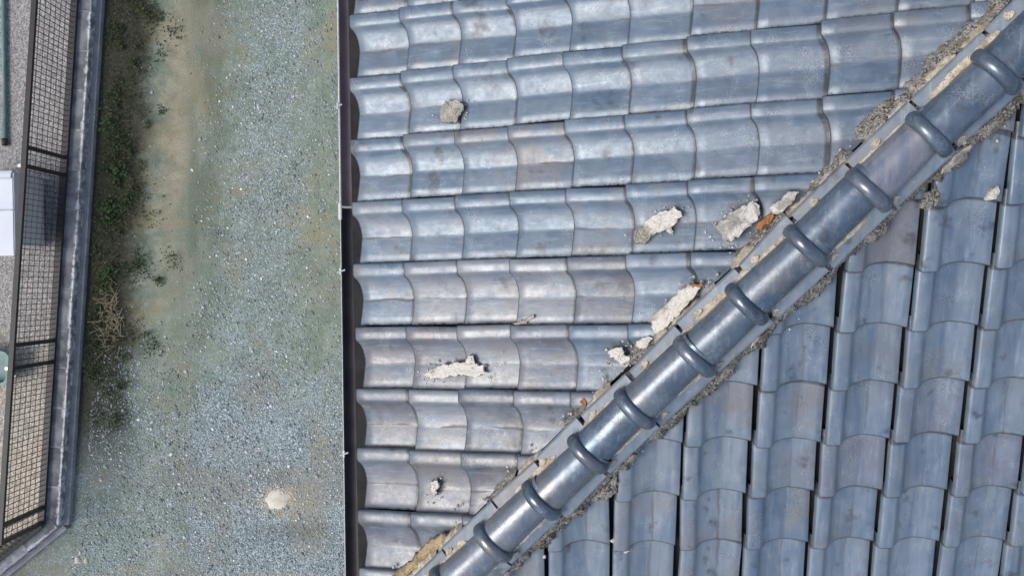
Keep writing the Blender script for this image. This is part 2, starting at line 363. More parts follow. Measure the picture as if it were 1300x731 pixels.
def put_tile(side, o, me, color, cut, jit=1):
    Mx = basis(LX, LY, LZ, o) if side == 'L' else basis(RX, RY, RZ, o)
    Mx = Mx @ Matrix.Translation((rnd.gauss(0, .0022) * jit, rnd.gauss(0, .003) * jit, rnd.gauss(0, .0014) * jit)) @ Matrix.Rotation(R_(rnd.gauss(0, .7) * jit), 4, 'Z') @ Matrix.Rotation(R_(rnd.gauss(0, .8) * jit), 4, 'Y') @ Matrix.Rotation(R_(rnd.gauss(0, .5) * jit), 4, 'X')
    # distance of the tile from the hip line
    sgn = -1 if side == 'L' else 1
    qs = [sgn * ((Mx @ Vector(c)) - Vector((0, YB, 0))).dot(QN) for c in ((0, 0, 0), (.265, 0, 0), (.265, .29, 0), (0, .29, 0))]
    if max(qs) < cut + .01: return
    if min(qs) < cut:
        bm = bmesh.new(); bm.from_mesh(me)
        iv = Mx.inverted(); pc = iv @ (Vector((0, YB, 0)) + QN * sgn * cut); pn = (iv.to_3x3() @ QN) * -sgn
        bmesh.ops.bisect_plane(bm, geom=bm.verts[:] + bm.edges[:] + bm.faces[:], plane_co=pc, plane_no=pn, clear_outer=True)
        if not bm.faces: bm.free(); return
        me = bpy.data.meshes.new('roof_tile'); bm.to_mesh(me); bm.free(); me.materials.append(M_TILE); me.shade_smooth()
    ob = bpy.data.objects.new('roof_tile', me); link(ob, house, color=color)
    ob.matrix_world = Mx; ob.matrix_parent_inverse = Matrix.Translation(-HO)
ROWOFF = {4: .004, 5: .014, 6: .022, 7: .034, 8: .04}
def lc(a, b, k): return tuple(x + (y - x) * k for x, y in zip(a, b))
GREYED = {(2, 1), (2, 2), (2, 3), (3, 2), (4, 1)}
DARKER = {(2, 4), (3, 0), (3, 1), (3, 3), (4, 0), (4, 2), (5, 0), (5, 1), (6, 0), (7, 0), (5, 2)}
for i in range(-6, 9):
    for j in range(0, 16):
        Y = .4881 - i * W_ + ROWOFF.get(i, 0) + .0015 * j; X = .0001 + j * E_
        if j == 0: X -= .010 if i < 3 else .006
        if j > 0 and i >= 4: X += .006
        if X > Y - YB + .25: continue
        c = lc((.080, .122, .168), (.118, .160, .208), rnd.random())
        if (i, j) in GREYED: c = lc((.165, .178, .195), (.20, .21, .225), rnd.random())
        elif (i, j) in DARKER: c = lc((.085, .092, .108), (.115, .12, .136), rnd.random())
        elif i >= 4: c = lc((.098, .108, .126), (.13, .138, .152), rnd.random())
        elif j >= 6: c = lc((.080, .115, .160), (.115, .150, .195), rnd.random())
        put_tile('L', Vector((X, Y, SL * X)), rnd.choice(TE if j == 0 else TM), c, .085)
PURPLE = {(0, 3), (-1, 4), (1, 4)}
for k in range(-9, 8):
    for m in range(-9, 8):
        Y = -.1203 - E_ * m; X = 2.1527 + .2664 * k - .0034 * m
        if Y < YB - .12 or Y - YB > X + .25 or X > 3.75: continue
        c = lc((.125, .17, .225), (.18, .225, .275), rnd.random())
        if (k, m) in PURPLE: c = (.15, .17, .215)
        elif k <= -3: c = lc(c, (.19, .225, .265), .7)
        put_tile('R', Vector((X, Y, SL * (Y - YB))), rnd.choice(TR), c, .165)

# ---- hip ridge: bed, flat side tiles, half-round caps with collars
AX = nrm((1, 1, SL)); QX = QN; UP = QX.cross(AX); UP = -UP if UP.z < 0 else UP
def hip(X, q=0, h=0): return Vector((X, X + YB, SL * X)) + QX * (q + .028) + UP * (h + .012)
def hip_obj(name, v, f, mat, smooth=True, parent=house, **k):
    return mesh(name, [p - HO for p in v], f, mat, parent, smooth, **k)
X0, X1 = .02, 3.4
# mortar core
n = 400; v = []; f = []
sec = [(-.098, -.10), (-.092, .012), (-.06, .030), (.06, .030), (.092, .012), (.105, -.10)]
for a in range(n + 1):
    X = X0 + (X1 - X0) * a / n
    for b, (q, h) in enumerate(sec):
        v.append(hip(X, q + .008 * nz(X, b * 3.1, 0, 14), h + .006 * nz(X, b * 2.3, 5, 20)))
for a in range(n):
    for b in range(len(sec) - 1): f.append((a * 6 + b, a * 6 + b + 1, (a + 1) * 6 + b + 1, (a + 1) * 6 + b))
hip_obj('mortar_bed', v, f, M_MORTAR_DARK)
# flat side tiles
def side_tile(sgn, Xa, Xb, lift, qo, parent_col):
    v = []; f = []; na = 6; sec = [(.028, .052), (qo - .006, .026), (qo, .021), (qo, .005), (qo - .012, .004), (.028, .034)]
    tw = rnd.gauss(0, .007); sk = rnd.gauss(0, .0045)
    for a in range(na + 1):
        X = Xa + (Xb - Xa) * a / na
        for q, h in sec: v.append(hip(X, sgn * (q + sk + tw * (a / na - .5)), h + lift + .004 * (a / na)))
    n6 = len(sec)
    for a in range(na):
        for b in range(n6): f.append((a * n6 + b, a * n6 + (b + 1) % n6, (a + 1) * n6 + (b + 1) % n6, (a + 1) * n6 + b))
    f.append(tuple(range(n6))); f.append(tuple(na * n6 + b for b in range(n6)))
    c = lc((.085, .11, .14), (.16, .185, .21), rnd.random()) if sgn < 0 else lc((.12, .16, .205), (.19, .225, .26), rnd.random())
    o = hip_obj('ridge_side_tile', v, f, M_FLAT, False, color=c)
for sgn, off, qo in ((-1, .06, .119), (1, .0, .120)):
    X = X0 + off
    while X < X1:
        Lt = .19 + rnd.uniform(-.02, .02)
        side_tile(sgn, X, X + Lt - rnd.uniform(.004, .016), 0.002, qo, None); X += Lt
# mortar smears between caps and side tiles, at side tile joints
def strip(name, segs, mat, seed, **k):
    """ragged ribbons: segs = (Xa, Xb, q inner, q outer, height inner, height outer, raggedness)"""
    for (Xa, Xb, qi, qo, hi, ho, rg) in segs:
        v = []; f = []; n = max(4, int((Xb - Xa) / .005)); nn = 8
        for a in range(n + 1):
            X = Xa + (Xb - Xa) * a / n
            en = min(1, a / 3, (n - a) / 3)
            e1 = qi + rg * .5 * (nz(X, seed, 1, 18) + .6 * nz(X, seed, 1, 60)); e2 = qo + rg * (nz(X, seed, 9, 11) + .8 * nz(X, seed, 4, 45) + .6 * nz(X, seed, 2, 130))
            mid = (e1 + e2) / 2; e1 = mid + (e1 - mid) * (.25 + .75 * en); e2 = mid + (e2 - mid) * (.25 + .75 * en)
            for b in range(nn):
                u = b / (nn - 1); q = e1 + (e2 - e1) * u; h = hi + (ho - hi) * u + rg * .45 * nz(X + b * .31, q, seed, 55) + (rg * .4 * nz(X, q, seed, 170))
                if b in (0, nn - 1): h -= .03
                v.append(hip(X, q, h))
        for a in range(n):
            for b in range(nn - 1):
                c = a * nn + b; f.append((c, c + 1, c + nn + 1, c + nn))
        hip_obj(name, v, f, mat, **k)
def fz(q): return -abs(q) * .283           # roof surface below the hip line at distance q
segs = [(X0, X1, .095, .166, .012, fz(.19) + .002, .026)]
strip('right_mortar', segs, M_MORTAR_DARK, 3.3)
segs = []
for Xa, Xb, qo in ((.30, .46, .15), (.62, .74, .135), (.93, 1.02, .14), (1.18, 1.36, .145), (1.55, 1.72, .14), (1.80, 1.93, .135), (1.96, 2.42, .158), (2.45, 3.4, .15), (.05, .2, .17)):
    segs.append((Xa, Xb, -.105, -qo, -.002, fz(qo) - .018, .018))
strip('left_mortar', segs, M_MORTAR_DARK, 7.7)
segs = []; X = .1
while X < X1:
    L_ = rnd.uniform(.03, .16)
    if rnd.random() < .75: segs.append((X, X + L_, -.104, -.124 - rnd.uniform(0, .010), .012, fz(.13) + .012, .012))
    X += L_ + rnd.uniform(.0, .08)
strip('edge_mortar', segs, M_MORTAR_PALE, 4.6)
segs = []; X = X0
while X < X1:
    L_ = rnd.uniform(.05, .22)
    segs.append((X, X + L_, -.064, -.082 - rnd.uniform(0, .014), .050, .040, .007))
    if rnd.random() < .6: segs.append((X + rnd.uniform(0, .1), X + L_ * .8 + .1, .064, .080 + rnd.uniform(0, .008), .050, .040, .006))
    X += L_ + rnd.uniform(.0, .10)
strip('cap_mortar', segs, M_MORTAR_PALE, 1.1)
segs = []; X = X0 + .06
while X < X1:
    if rnd.random() < .8: segs.append((X - .014, X + .010, -.07, -.118, .052, .030, .006))
    X += .19
X = X0 + .0
while X < X1:
    if rnd.random() < .7: segs.append((X - .010, X + .012, .07, .135, .050, .012, .008))
    X += .19
strip('joint_mortar', segs, M_MORTAR_PALE, 5.2)
# pale plaster still sticking on the right mortar
segs = []
for Xa, Xb, qo in ((.30, .36, .15), (.44, .52, .155), (.99, 1.02, .145), (1.43, 1.47, .14), (2.03, 2.12, .152), (2.5, 2.58, .15)):
    segs.append((Xa, Xb, .128, qo + .012, .008, fz(qo + .03) + .012, .016))
strip('clinging_plaster', segs, M_CH_GREY, 2.4)
# caps
RINGX = [3.36, 3.17, 2.99, 2.81, 2.62, 2.44, 2.255, 2.07, 1.89, 1.705, 1.508, 1.328, 1.13, .95, .77, .585, .395, .20]
def cap(Xlow, Xhigh, color):
    na, nr = 8, 20; v = []; f = []
    L = Xhigh - Xlow
    for a in range(na + 1):
        u = a / na; X = Xlow + (L + .03) * u; r = .077 - .006 * u
        for b in range(nr + 1):
            th = math.pi * (-.08 + 1.16 * b / nr); cs, sn = math.cos(th), math.sin(th)
            q = -r * math.copysign(abs(cs) ** .88, cs); h = .058 + r * .92 * (math.copysign(abs(sn) ** .9, sn))
            v.append(hip(X, q, h))
    for a in range(na):
        for b in range(nr): c = a * (nr + 1) + b; f.append((c, c + 1, c + nr + 2, c + nr + 1))
    jit = Vector((rnd.gauss(0, .003), rnd.gauss(0, .003), 0)); yaw = Matrix.Rotation(R_(rnd.gauss(0, 1.1)), 3, UP) @ Matrix.Rotation(R_(rnd.gauss(0, .8)), 3, QX); pv = hip(Xlow); wob = rnd.uniform(0, 50)
    fix = lambda p: pv + yaw @ (p - pv) + jit + UP * (.0015 * nz(p.x, p.y, wob, 16))
    o = hip_obj('ridge_cap_tile', [fix(p) for p in v], f, M_RIDGE, color=color)
    # collar at the low end: rounded band wrapping the barrel
    v = []; f = []; ns = 10; wd = .052
    ring = [(-.5 * wd * math.cos(math.pi * s / ns), .024 * math.sin(math.pi * s / ns) ** .8) for s in range(ns + 1)]
    nr = 26
    for b in range(nr + 1):
        th = math.pi * (-.10 + 1.20 * b / nr); tap = min(1, .25 + 5 * min(b, nr - b) / nr)
        for (s, dr) in ring:
            r = .0765 + dr * tap; cs, sn = math.cos(th), math.sin(th)
            q = -r * math.copysign(abs(cs) ** .9, cs); h = .058 + r * .94 * math.copysign(abs(sn) ** .9, sn)
            v.append(hip(Xlow, q, h) + AX * (s * (.55 + .45 * tap)))
    for b in range(nr):
        for s in range(ns): c = b * (ns + 1) + s; f.append((c, c + 1, c + ns + 2, c + ns + 1))
    hip_obj('collar', [fix(p) for p in v], f, M_COLLAR, parent=o, color=lc(color, (.07, .09, .12), .6)).location = HO * 0
    o.children[0].matrix_parent_inverse = Matrix()
    return o
for a in range(1, len(RINGX)):
    Xl, Xh = RINGX[a], RINGX[a - 1]
    c = lc((.05, .078, .115), (.085, .115, .155), rnd.random())
    if abs(Xl - 1.89) < .01: c = (.21, .21, .24)
    if Xl < .6: c = (.14, .155, .185)
    cap(Xl, Xh, c)

# ---- eaves gutter
def trough(name, y0, y1, mat, parent, r=.045):
    n = 12; v = []; f = []
    for y in np.linspace(y0, y1, 9):
        xo = -.024 + .005 * y; zc = -.085
        for rr in (r, r - .004):
            for b in range(n + 1):
                th = math.pi * (1 + b / n); v.append((xo + rr * math.cos(th), y, zc + rr * 1.1 * math.sin(th)))
    k = n + 1
    for a in range(8):
        for s in (0, 1):
            for b in range(n):
                c = (a * 2 + s) * k + b; f.append((c, c + 1, c + 2 * k + 1, c + 2 * k))
        for b in (0, n):
            c = a * 2 * k + b; f.append((c, c + k, c + 3 * k, c + 2 * k))
    return mesh(name, [Vector(p) - HO for p in v], f, mat, parent, True)
g = trough('gutter', YB - .02, .205, M_GUT_SHADED, house)
g2 = trough('gutter', .215, YM, M_GUT_LIT, house)
# thin bright rolled lip, joint sleeve and wire clips
bm = bmesh.new()
for y0, y1 in ((.215, YM),):
    bm_bar(bm, (-.069 + .005 * y0, y0, -.082), (-.069 + .005 * y1, y1, -.082), .0045, 6)
bm.transform(Matrix.Translation(-HO)); from_bm('rolled_lip', bm, M_CLIP, g2)
bm = bmesh.new()
bm_bar(bm, (-.069 + .005 * YB, YB, -.082), (-.069, .205, -.082), .002, 6)
bm.transform(Matrix.Translation(-HO)); from_bm('rolled_lip', bm, M_CLIP, g)
bm = bmesh.new(); bm_box(bm, (-.070, .19, -.080), (.014, .075, .02), bev=.003); bm.transform(Matrix.Translation(-HO)); from_bm('gutter_sleeve', bm, M_CLIP, g2)
for y in (.645, -.07, -.86, 1.35):
    bm = bmesh.new()
    bm_bar(bm, (-.088, y - .006, -.076), (-.052, y + .006, -.074), .004, 6); bm_box(bm, (-.073, y, -.08), (.008, .03, .012), bev=.002)
    bm.transform(Matrix.Translation(-HO)); from_bm('gutter_clip', bm, M_CLIP, g if y < .2 else g2)

# ------------------------------------------------------------------ fallen mortar pieces
def plane_z(side, x, y): return SL * x if side == 'L' else SL * (y - YB)
def chunk(name, side, pts, thick, lift, mat, label, cat, group=None, seed=0, tilt=(0, 0), dome=.25):
    r = random.Random(seed); P = []
    cx = sum(p[0] for p in pts) / len(pts); cy = sum(p[1] for p in pts) / len(pts)
    for a in range(len(pts)):
        x0, y0 = pts[a]; x1, y1 = pts[(a + 1) % len(pts)]; L = math.hypot(x1 - x0, y1 - y0); n = max(1, int(L / .009))
        for b in range(n):
            u = b / n; P.append((x0 + (x1 - x0) * u + r.gauss(0, .0030), y0 + (y1 - y0) * u + r.gauss(0, .0030)))
    n = len(P); v = []; f = []
    zb = plane_z(side, cx, cy) + lift; base = Vector((cx, cy, zb)); gx, gy = (SL, 0) if side == 'L' else (0, SL)
    rings = [(.94, -.5), (1, .0), (.985, .72), (.95, .95), (.84, 1), (.66, 1 + dome * .4), (.46, 1 + dome * .6), (.24, 1 + dome), (.03, 1 + dome)]
    for k, (s, h) in enumerate(rings):
        for (x, y) in P:
            X = (x - cx) * s; Y = (y - cy) * s; ns = nz(x * s + seed, y * s, k * .02, 42); n2 = nz(x * s + seed, y * s, 3, 140)
            z = (gx + tilt[0]) * X + (gy + tilt[1]) * Y + thick * h + thick * (.26 * ns + .18 * n2 + .12 * nz(x * s, y * s, seed, 380)) * (1 if k > 0 else 0)
            v.append((X + .0025 * ns * (k > 0), Y + .0025 * n2 * (k > 0), z))
    for k in range(len(rings) - 1):
        for a in range(n):
            b = (a + 1) % n; f.append((k * n + a, k * n + b, (k + 1) * n + b, (k + 1) * n + a))
    f.append(tuple((len(rings) - 1) * n + a for a in range(n)))
    m = bpy.data.meshes.new(name); m.from_pydata(v, [], f); m.update(); m.materials.append(mat)
    bm = bmesh.new(); bm.from_mesh(m); bmesh.ops.recalc_face_normals(bm, faces=bm.faces); bm.to_mesh(m); bm.free()
    o = bpy.data.objects.new(name, m); o.location = base
    return link(o, None, label, cat, group)
GF = 'mortar pieces fallen on the roof'
D = {
'A': [(0.385, 0.56), (0.404, 0.529), (0.454, 0.518), (0.467, 0.543), (0.491, 0.569), (0.488, 0.598), (0.456, 0.614), (0.412, 0.615), (0.395, 0.591)],
'B': [(1.138, 0.042), (1.146, 0.009), (1.177, 0.005), (1.208, 0.031), (1.237, 0.044), (1.27, 0.058), (1.321, 0.105), (1.316, 0.12), (1.294, 0.136), (1.269, 0.125), (1.238, 0.124), (1.204, 0.102), (1.17, 0.074)],
'B2': [(1.259, 0.049), (1.268, 0.069), (1.284, 0.045), (1.273, 0.04)],
'C': [(1.421, 0.057), (1.431, 0.039), (1.444, 0.03), (1.457, -0.002), (1.484, 0.006), (1.505, 0.019), (1.534, 0.047), (1.558, 0.071), (1.582, 0.096), (1.57, 0.125), (1.554, 0.148), (1.536, 0.129), (1.509, 0.122), (1.485, 0.112), (1.461, 0.093), (1.437, 0.077)],
'D': [(1.608, 0.117), (1.618, 0.1), (1.631, 0.091), (1.652, 0.107), (1.68, 0.13), (1.696, 0.166), (1.678, 0.17), (1.655, 0.154), (1.632, 0.136)],
'E': [(1.203, -0.319), (1.197, -0.298), (1.206, -0.269), (1.232, -0.239), (1.263, -0.21), (1.294, -0.181), (1.328, -0.149), (1.352, -0.153), (1.371, -0.165), (1.357, -0.191), (1.332, -0.22), (1.299, -0.254), (1.265, -0.293), (1.236, -0.325), (1.214, -0.337)],
'F': [(1.139, -0.385), (1.145, -0.364), (1.165, -0.349), (1.191, -0.346), (1.202, -0.352), (1.191, -0.367), (1.179, -0.384), (1.156, -0.397)],
'G': [(1.038, -0.41), (1.049, -0.398), (1.073, -0.385), (1.09, -0.391), (1.101, -0.418), (1.124, -0.43), (1.112, -0.445), (1.092, -0.457), (1.075, -0.439), (1.058, -0.431)],
'H': [(0.297, -0.509), (0.318, -0.492), (0.342, -0.479), (0.386, -0.465), (0.426, -0.461), (0.482, -0.454), (0.515, -0.457), (0.541, -0.469), (0.56, -0.462), (0.557, -0.478), (0.569, -0.494), (0.546, -0.507), (0.507, -0.508), (0.475, -0.505), (0.435, -0.512), (0.408, -0.51), (0.381, -0.52), (0.358, -0.517), (0.334, -0.528), (0.324, -0.518)],
'H2': [(0.479, -0.457), (0.483, -0.431), (0.496, -0.422), (0.512, -0.431), (0.515, -0.457)],
'I': [(0.323, -0.951), (0.34, -0.943), (0.357, -0.949), (0.356, -0.972), (0.342, -0.982), (0.339, -1.012), (0.322, -1.01), (0.319, -0.99), (0.329, -0.97)],
'J': [(0.678, -0.297), (0.704, -0.288), (0.729, -0.276), (0.754, -0.263), (0.763, -0.273), (0.741, -0.285), (0.716, -0.301), (0.688, -0.304)],
'O1': [(1.558, 0.04), (1.571, 0.065), (1.592, 0.081), (1.618, 0.1), (1.621, 0.083), (1.602, 0.058), (1.581, 0.039)],
'O2': [(0.922, -0.607), (0.928, -0.588), (0.955, -0.587), (0.958, -0.602), (0.937, -0.615)],
'O3': [(1.33, -0.167), (1.344, -0.15), (1.377, -0.145), (1.385, -0.159), (1.36, -0.168)],
'L': [(2.349, 0.129), (2.355, 0.142), (2.366, 0.161), (2.383, 0.171), (2.391, 0.158), (2.386, 0.139), (2.369, 0.124)],
'M': [(1.056, -1.182), (1.066, -1.164), (1.082, -1.197), (1.108, -1.211), (1.131, -1.229), (1.121, -1.24), (1.092, -1.229), (1.066, -1.207)],
'N': [(2.103, 0.107), (2.132, 0.139), (2.157, 0.175), (2.171, 0.148), (2.169, 0.106), (2.141, 0.096)],
'N2': [(0.966, -1.006), (1.003, -0.959), (1.073, -0.886), (1.075, -0.967), (1.035, -1.0)],
'K': [(0.142, -1.357), (0.171, -1.324), (0.224, -1.286), (0.259, -1.243), (0.298, -1.207), (0.336, -1.175), (0.38, -1.154), (0.399, -1.172), (0.362, -1.214), (0.31, -1.255), (0.258, -1.303), (0.206, -1.344), (0.181, -1.373)],
}
chunk('mortar_chunk', 'L', D['A'], .022, -.028, M_CH_BEIGE, 'beige gritty mortar chunk on the left slope, far from the ridge and nearest the top', 'mortar chunk', GF, 1)
chunk('mortar_chunk', 'L', D['B'], .022, -.030, M_CH_SPLIT, 'long white plaster piece with a grey lower end, in the middle of a tile', 'mortar chunk', GF, 2)
chunk('mortar_chip', 'L', D['B2'], .010, -.036, M_CH_WHITE, 'tiny cream chip lying just right of the long white plaster piece', 'mortar chip', GF, 3)
chunk('mortar_slab', 'L', D['C'], .020, -.004, M_CH_GREY, 'broad grey-white mortar slab beside orange clay crumbs at the ridge foot', 'mortar slab', GF, 4, (-.12, .05), .1)
chunk('mortar_slab', 'L', D['D'], .020, .0, M_CH_GREY, 'small pale mortar slab tucked against the ridge above the orange clay', 'mortar slab', GF, 5, dome=.1)
chunk('mortar_slab', 'L', D['E'], .020, .0, M_CH_WHITE, 'long cream mortar strip lying parallel to the ridge at its foot', 'mortar slab', GF, 6, dome=.1)
chunk('mortar_chunk', 'L', D['F'], .022, -.012, M_CH_WHITE, 'small round white plaster lump just below the long cream strip', 'mortar chunk', GF, 7)
chunk('mortar_chunk', 'L', D['G'], .022, -.022, M_CH_WHITE, 'small white plaster chunk against the dark foot of the ridge', 'mortar chunk', GF, 8)
h = chunk('mortar_slab', 'L', D['H'], .016, -.034, M_CH_WHITE, 'long tapering white plaster splinter with a nub on top, lying across two tiles', 'mortar slab', GF, 9, dome=.3)
o = chunk('nub', 'L', D['H2'], .022, -.034, M_CH_WHITE, None, None, None, 10); o.parent = h; o.matrix_parent_inverse = Matrix.Translation(-h.location)
chunk('mortar_chip', 'L', D['I'], .018, -.030, M_CH_WHITE, 'small upright white plaster chip on a low grey tile near the eaves', 'mortar chip', GF, 11)
chunk('mortar_chip', 'L', D['J'], .012, -.034, M_CH_BEIGE, 'thin grey mortar sliver lying at the front edge of a tile', 'mortar chip', GF, 12)
chunk('clay_crumb', 'L', D['O1'], .020, -.014, M_CLAY, 'orange clay crumbs between the two grey mortar slabs', 'clay crumb', None, 13)
chunk('clay_crumb', 'L', D['O2'], .018, -.024, M_CLAY, 'small orange clay bit in the corner of a cut tile at the ridge', 'clay crumb', None, 14)
chunk('clay_crumb', 'L', D['O3'], .016, .0, M_CLAY, 'orange-brown clay bit at the top end of the long cream strip', 'clay crumb', None, 15)
chunk('mortar_chunk', 'R', D['L'], .022, -.034, M_CH_WHITE, 'small white plaster chunk alone on the blue right slope', 'mortar chunk', GF, 16)
chunk('mortar_smear', 'R', D['M'], .007, -.016, M_CH_GREY, 'whitish mortar smear across a joint of the right slope tiles', 'mortar smear', None, 17)
for k, key in enumerate(('N', 'N2')):
    o = chunk('mortar_patch', 'R', D[key], .022, -.016, M_MORTAR_DARK, None, None, None, 20 + k); o.parent = house; o.matrix_parent_inverse = Matrix.Translation(-HO)
chunk('mortar_slab', 'L', D['K'], .026, -.012, M_CH_TAN, 'jagged tan mortar strip beside the lowest visible end of the ridge', 'mortar slab', GF, 22, dome=.2)

# ------------------------------------------------------------------ concrete block wall and mesh fence
WT = -5.75
wall = empty('block_wall', (FX(0) + .06, 0, GZ), label='low dark concrete block wall with white lime streaks under the mesh fence', cat='wall')
BL, BW, BH = .40, .17, WT - GZ + .1
bm = bmesh.new(); bm_box(bm, (0, 0, 0), (BW, BL - .012, BH), bev=.006)
blk = bpy.data.meshes.new('block'); bm.to_mesh(blk); bm.free(); blk.materials.append(M_BLOCK)
jm = bmesh.new(); fm = bmesh.new()
def wall_run(start, d, count, drop=0.0):
    ang = math.atan2(d.y, d.x) - math.pi / 2; nrm_ = Vector((d.y, -d.x, 0))
    for k in range(count):
        c = start + d * (BL * (k + .5)) + Vector((0, 0, WT - BH / 2 - drop))
        o = bpy.data.objects.new('block', blk); link(o, wall)
        o.matrix_world = Matrix.Translation(c + Vector((rnd.gauss(0, .002), 0, rnd.gauss(0, .002)))) @ Matrix.Rotation(ang + rnd.gauss(0, .004), 4, 'Z')
        o.matrix_parent_inverse = Matrix.Translation(-wall.location)
    L = BL * count; M = Matrix.Translation(start + d * L / 2) @ Matrix.Rotation(ang, 4, 'Z')
    bm_box(jm, (0, 0, WT - BH / 2 - .004), (BW - .008, L - .02, BH - .004), M)
    bm_box(fm, (.04, 0, GZ + .02 - drop), (BW + .03, L, .10), M)
nvec = Vector((1, -.0835, 0)).normalized()
w0 = Vector((CORN.x, CORN.y, 0)) + nvec * .075 - FD * .02
wall_run(w0, FD, 16)
rn = Vector((-CD.y, CD.x, 0)); oc = w0 + nvec * (BW / 2) - FD * .005
wall_run(oc - rn * (BW / 2) + CD * (BL * 6), -CD, 6, .006)
for bmx, nm, mt in ((jm, 'joint', M_JOINT), (fm, 'footing', M_FOOT)):
    bmx.transform(Matrix.Translation(-wall.location)); from_bm(nm, bmx, mt, wall)

fence = empty('mesh_fence', (FX(0), 0, WT), label='dark metal mesh fence panels standing on the low block wall', cat='fence')
FB, FT = WT + .03, -4.93
def fpt(y, z): return Vector((FX(y), y, z))
def part(name, bm, mat, par, org, **k): bm.transform(Matrix.Translation(-org)); return from_bm(name, bm, mat, par, **k)
FO = Vector((FX(0), 0, WT))
posts = [4.2, 3.05, 2.87, 1.219, 1.045, -.613, -.827, -2.286, -2.44]
def sq_bar(bm, a, b, w, dpt):
    a, b = Vector(a), Vector(b); d = (b - a); L = d.length
    z = d.normalized(); x = Vector((0, 0, 1)).cross(z)
    x = x.normalized() if x.length > .1 else Vector((1, -.0835, 0)).normalized()
    y = z.cross(x); bm_box(bm, (0, 0, 0), (w, dpt, L), basis(x, y, z, (a + b) / 2))
for ya, yb in ((4.2, -2.46),):
    for z, nm, wd in ((FT, 'top_rail', .046), (FB, 'bottom_rail', .060)):
        bm = bmesh.new(); sq_bar(bm, fpt(ya, z), fpt(yb, z), wd, .04); part(nm, bm, M_STEEL, fence, FO)
for y in posts:
    bm = bmesh.new(); sq_bar(bm, fpt(y, FB - .03), fpt(y, FT), .036, .036); part('post', bm, M_STEEL, fence, FO)
    bm = bmesh.new(); bm_box(bm, fpt(y, FT) + Vector((-.03, 0, 0)), (.05, .03, .03), bev=.004)
    if y in (1.045, -.827): part('bracket', bm, M_CLIP, fence, FO)
    else: bm.free()
bm = bmesh.new(); y = 4.18
while y > -2.42:
    sq_bar(bm, fpt(y, FB), fpt(y, FT), .0055, .0055); y -= .052
for z in np.linspace(FB + .095, FT - .095, 7): sq_bar(bm, fpt(4.2, z) + Vector((.005, 0, 0)), fpt(-2.44, z) + Vector((.005, 0, 0)), .0055, .0055)
part('wire_mesh', bm, M_STEEL, fence, FO, kind='stuff')
# the return beyond the corner
c0 = fpt(-2.46, 0); c1 = c0 + CD * 2.4
for z, nm, wd in ((FT, 'top_rail', .046), (FB, 'bottom_rail', .060)):
    bm = bmesh.new(); sq_bar(bm, c0 + Vector((0, 0, z)), c1 + Vector((0, 0, z)), wd, .04); part(nm, bm, M_STEEL, fence, FO)
bm = bmesh.new(); u = .05
while u < 2.4:
    q = c0 + CD * u; sq_bar(bm, (q.x, q.y, FB), (q.x, q.y, FT), .0055, .0055); u += .052
for z in np.linspace(FB + .095, FT - .095, 7): sq_bar(bm, c0 + Vector((0, 0, z)), c1 + Vector((0, 0, z)), .0055, .0055)
part('wire_mesh', bm, M_STEEL, fence, FO, kind='stuff')

# ------------------------------------------------------------------ things behind the fence
bx = empty('white_box', (-4.45, .68, -5.80), label='off-white casing with a seam across its lid, behind the mesh fence', cat='equipment box')
BO = Vector((-4.45, .68, -5.80))
bm = bmesh.new(); bm_box(bm, (-4.43, .68, -5.47), (.60, .70, .62), bev=.02); part('casing', bm, M_WHITE, bx, BO)
bm = bmesh.new(); bm_box(bm, (-4.43, .44, -5.145), (.64, .44 - .008, .03), bev=.01); part('lid', bm, M_WHITE, bx, BO)
bm = bmesh.new(); bm_box(bm, (-4.43, .81, -5.145), (.64, .30 - .008, .03), bev=.01); part('lid', bm, M_WHITE, bx, BO)
for dx, dy in ((-.2, -.25), (.2, -.25), (-.2, .25), (.2, .25)):
    bm = bmesh.new(); bm_box(bm, (-4.43 + dx, .68 + dy, -5.79), (.08, .05, .04)); part('foot', bm, M_STEEL, bx, BO)
tb = empty('plastic_tub', (-4.70, -.87, -5.80), label='teal plastic tub with thick rim at the left edge beyond the fence', cat='tub')
TO = Vector((-4.70, -.87, -5.80))
bm = bmesh.new(); cx_, cy_ = -4.70, -.87
ring = [(.0, -5.80), (.50, -5.80), (.6, -5.58), (.66, -5.575), (.66, -5.55), (.58, -5.55), (.5, -5.76), (.0, -5.76)]
nn = 32; vs_ = []
for (r_, z_) in ring:
    rr = []
    for a in range(nn):
        th = 2 * math.pi * a / nn; cs, sn = math.cos(th), math.sin(th)
        rr.append(bm.verts.new((cx_ + r_ * .45 * math.copysign(abs(cs) ** .4, cs), cy_ + r_ * .27 * math.copysign(abs(sn) ** .4, sn), z_)))
    vs_.append(rr)
for k in range(len(ring) - 1):
    for a in range(nn): bm.faces.new((vs_[k][a], vs_[k][(a + 1) % nn], vs_[k + 1][(a + 1) % nn], vs_[k + 1][a]))
bmesh.ops.remove_doubles(bm, verts=bm.verts, dist=1e-5); part('tub_body', bm, M_TEAL, tb, TO)
bm = bmesh.new(); bm_bar(bm, (-4.70 + .28, -.95, -5.56), (-4.70 + .36, -.95, -5.56), .012, 8); part('handle', bm, M_CLIP, tb, TO)
pp = empty('water_pipe', (-4.52, 1.39, -5.80), label='thin teal pipe on the gravel beyond the fence, above the white casing', cat='pipe')
PO = Vector((-4.52, 1.39, -5.80))
bm = bmesh.new(); bm_bar(bm, (-4.52, 1.40, -5.765), (-4.50, 3.4, -5.765), .022, 12); part('tube', bm, M_TEAL, pp, PO, smooth=True)
bm = bmesh.new(); bm_bar(bm, (-4.52, 1.36, -5.765), (-4.52, 1.43, -5.765), .028, 12); part('end_cap', bm, M_STEEL, pp, PO, smooth=True)

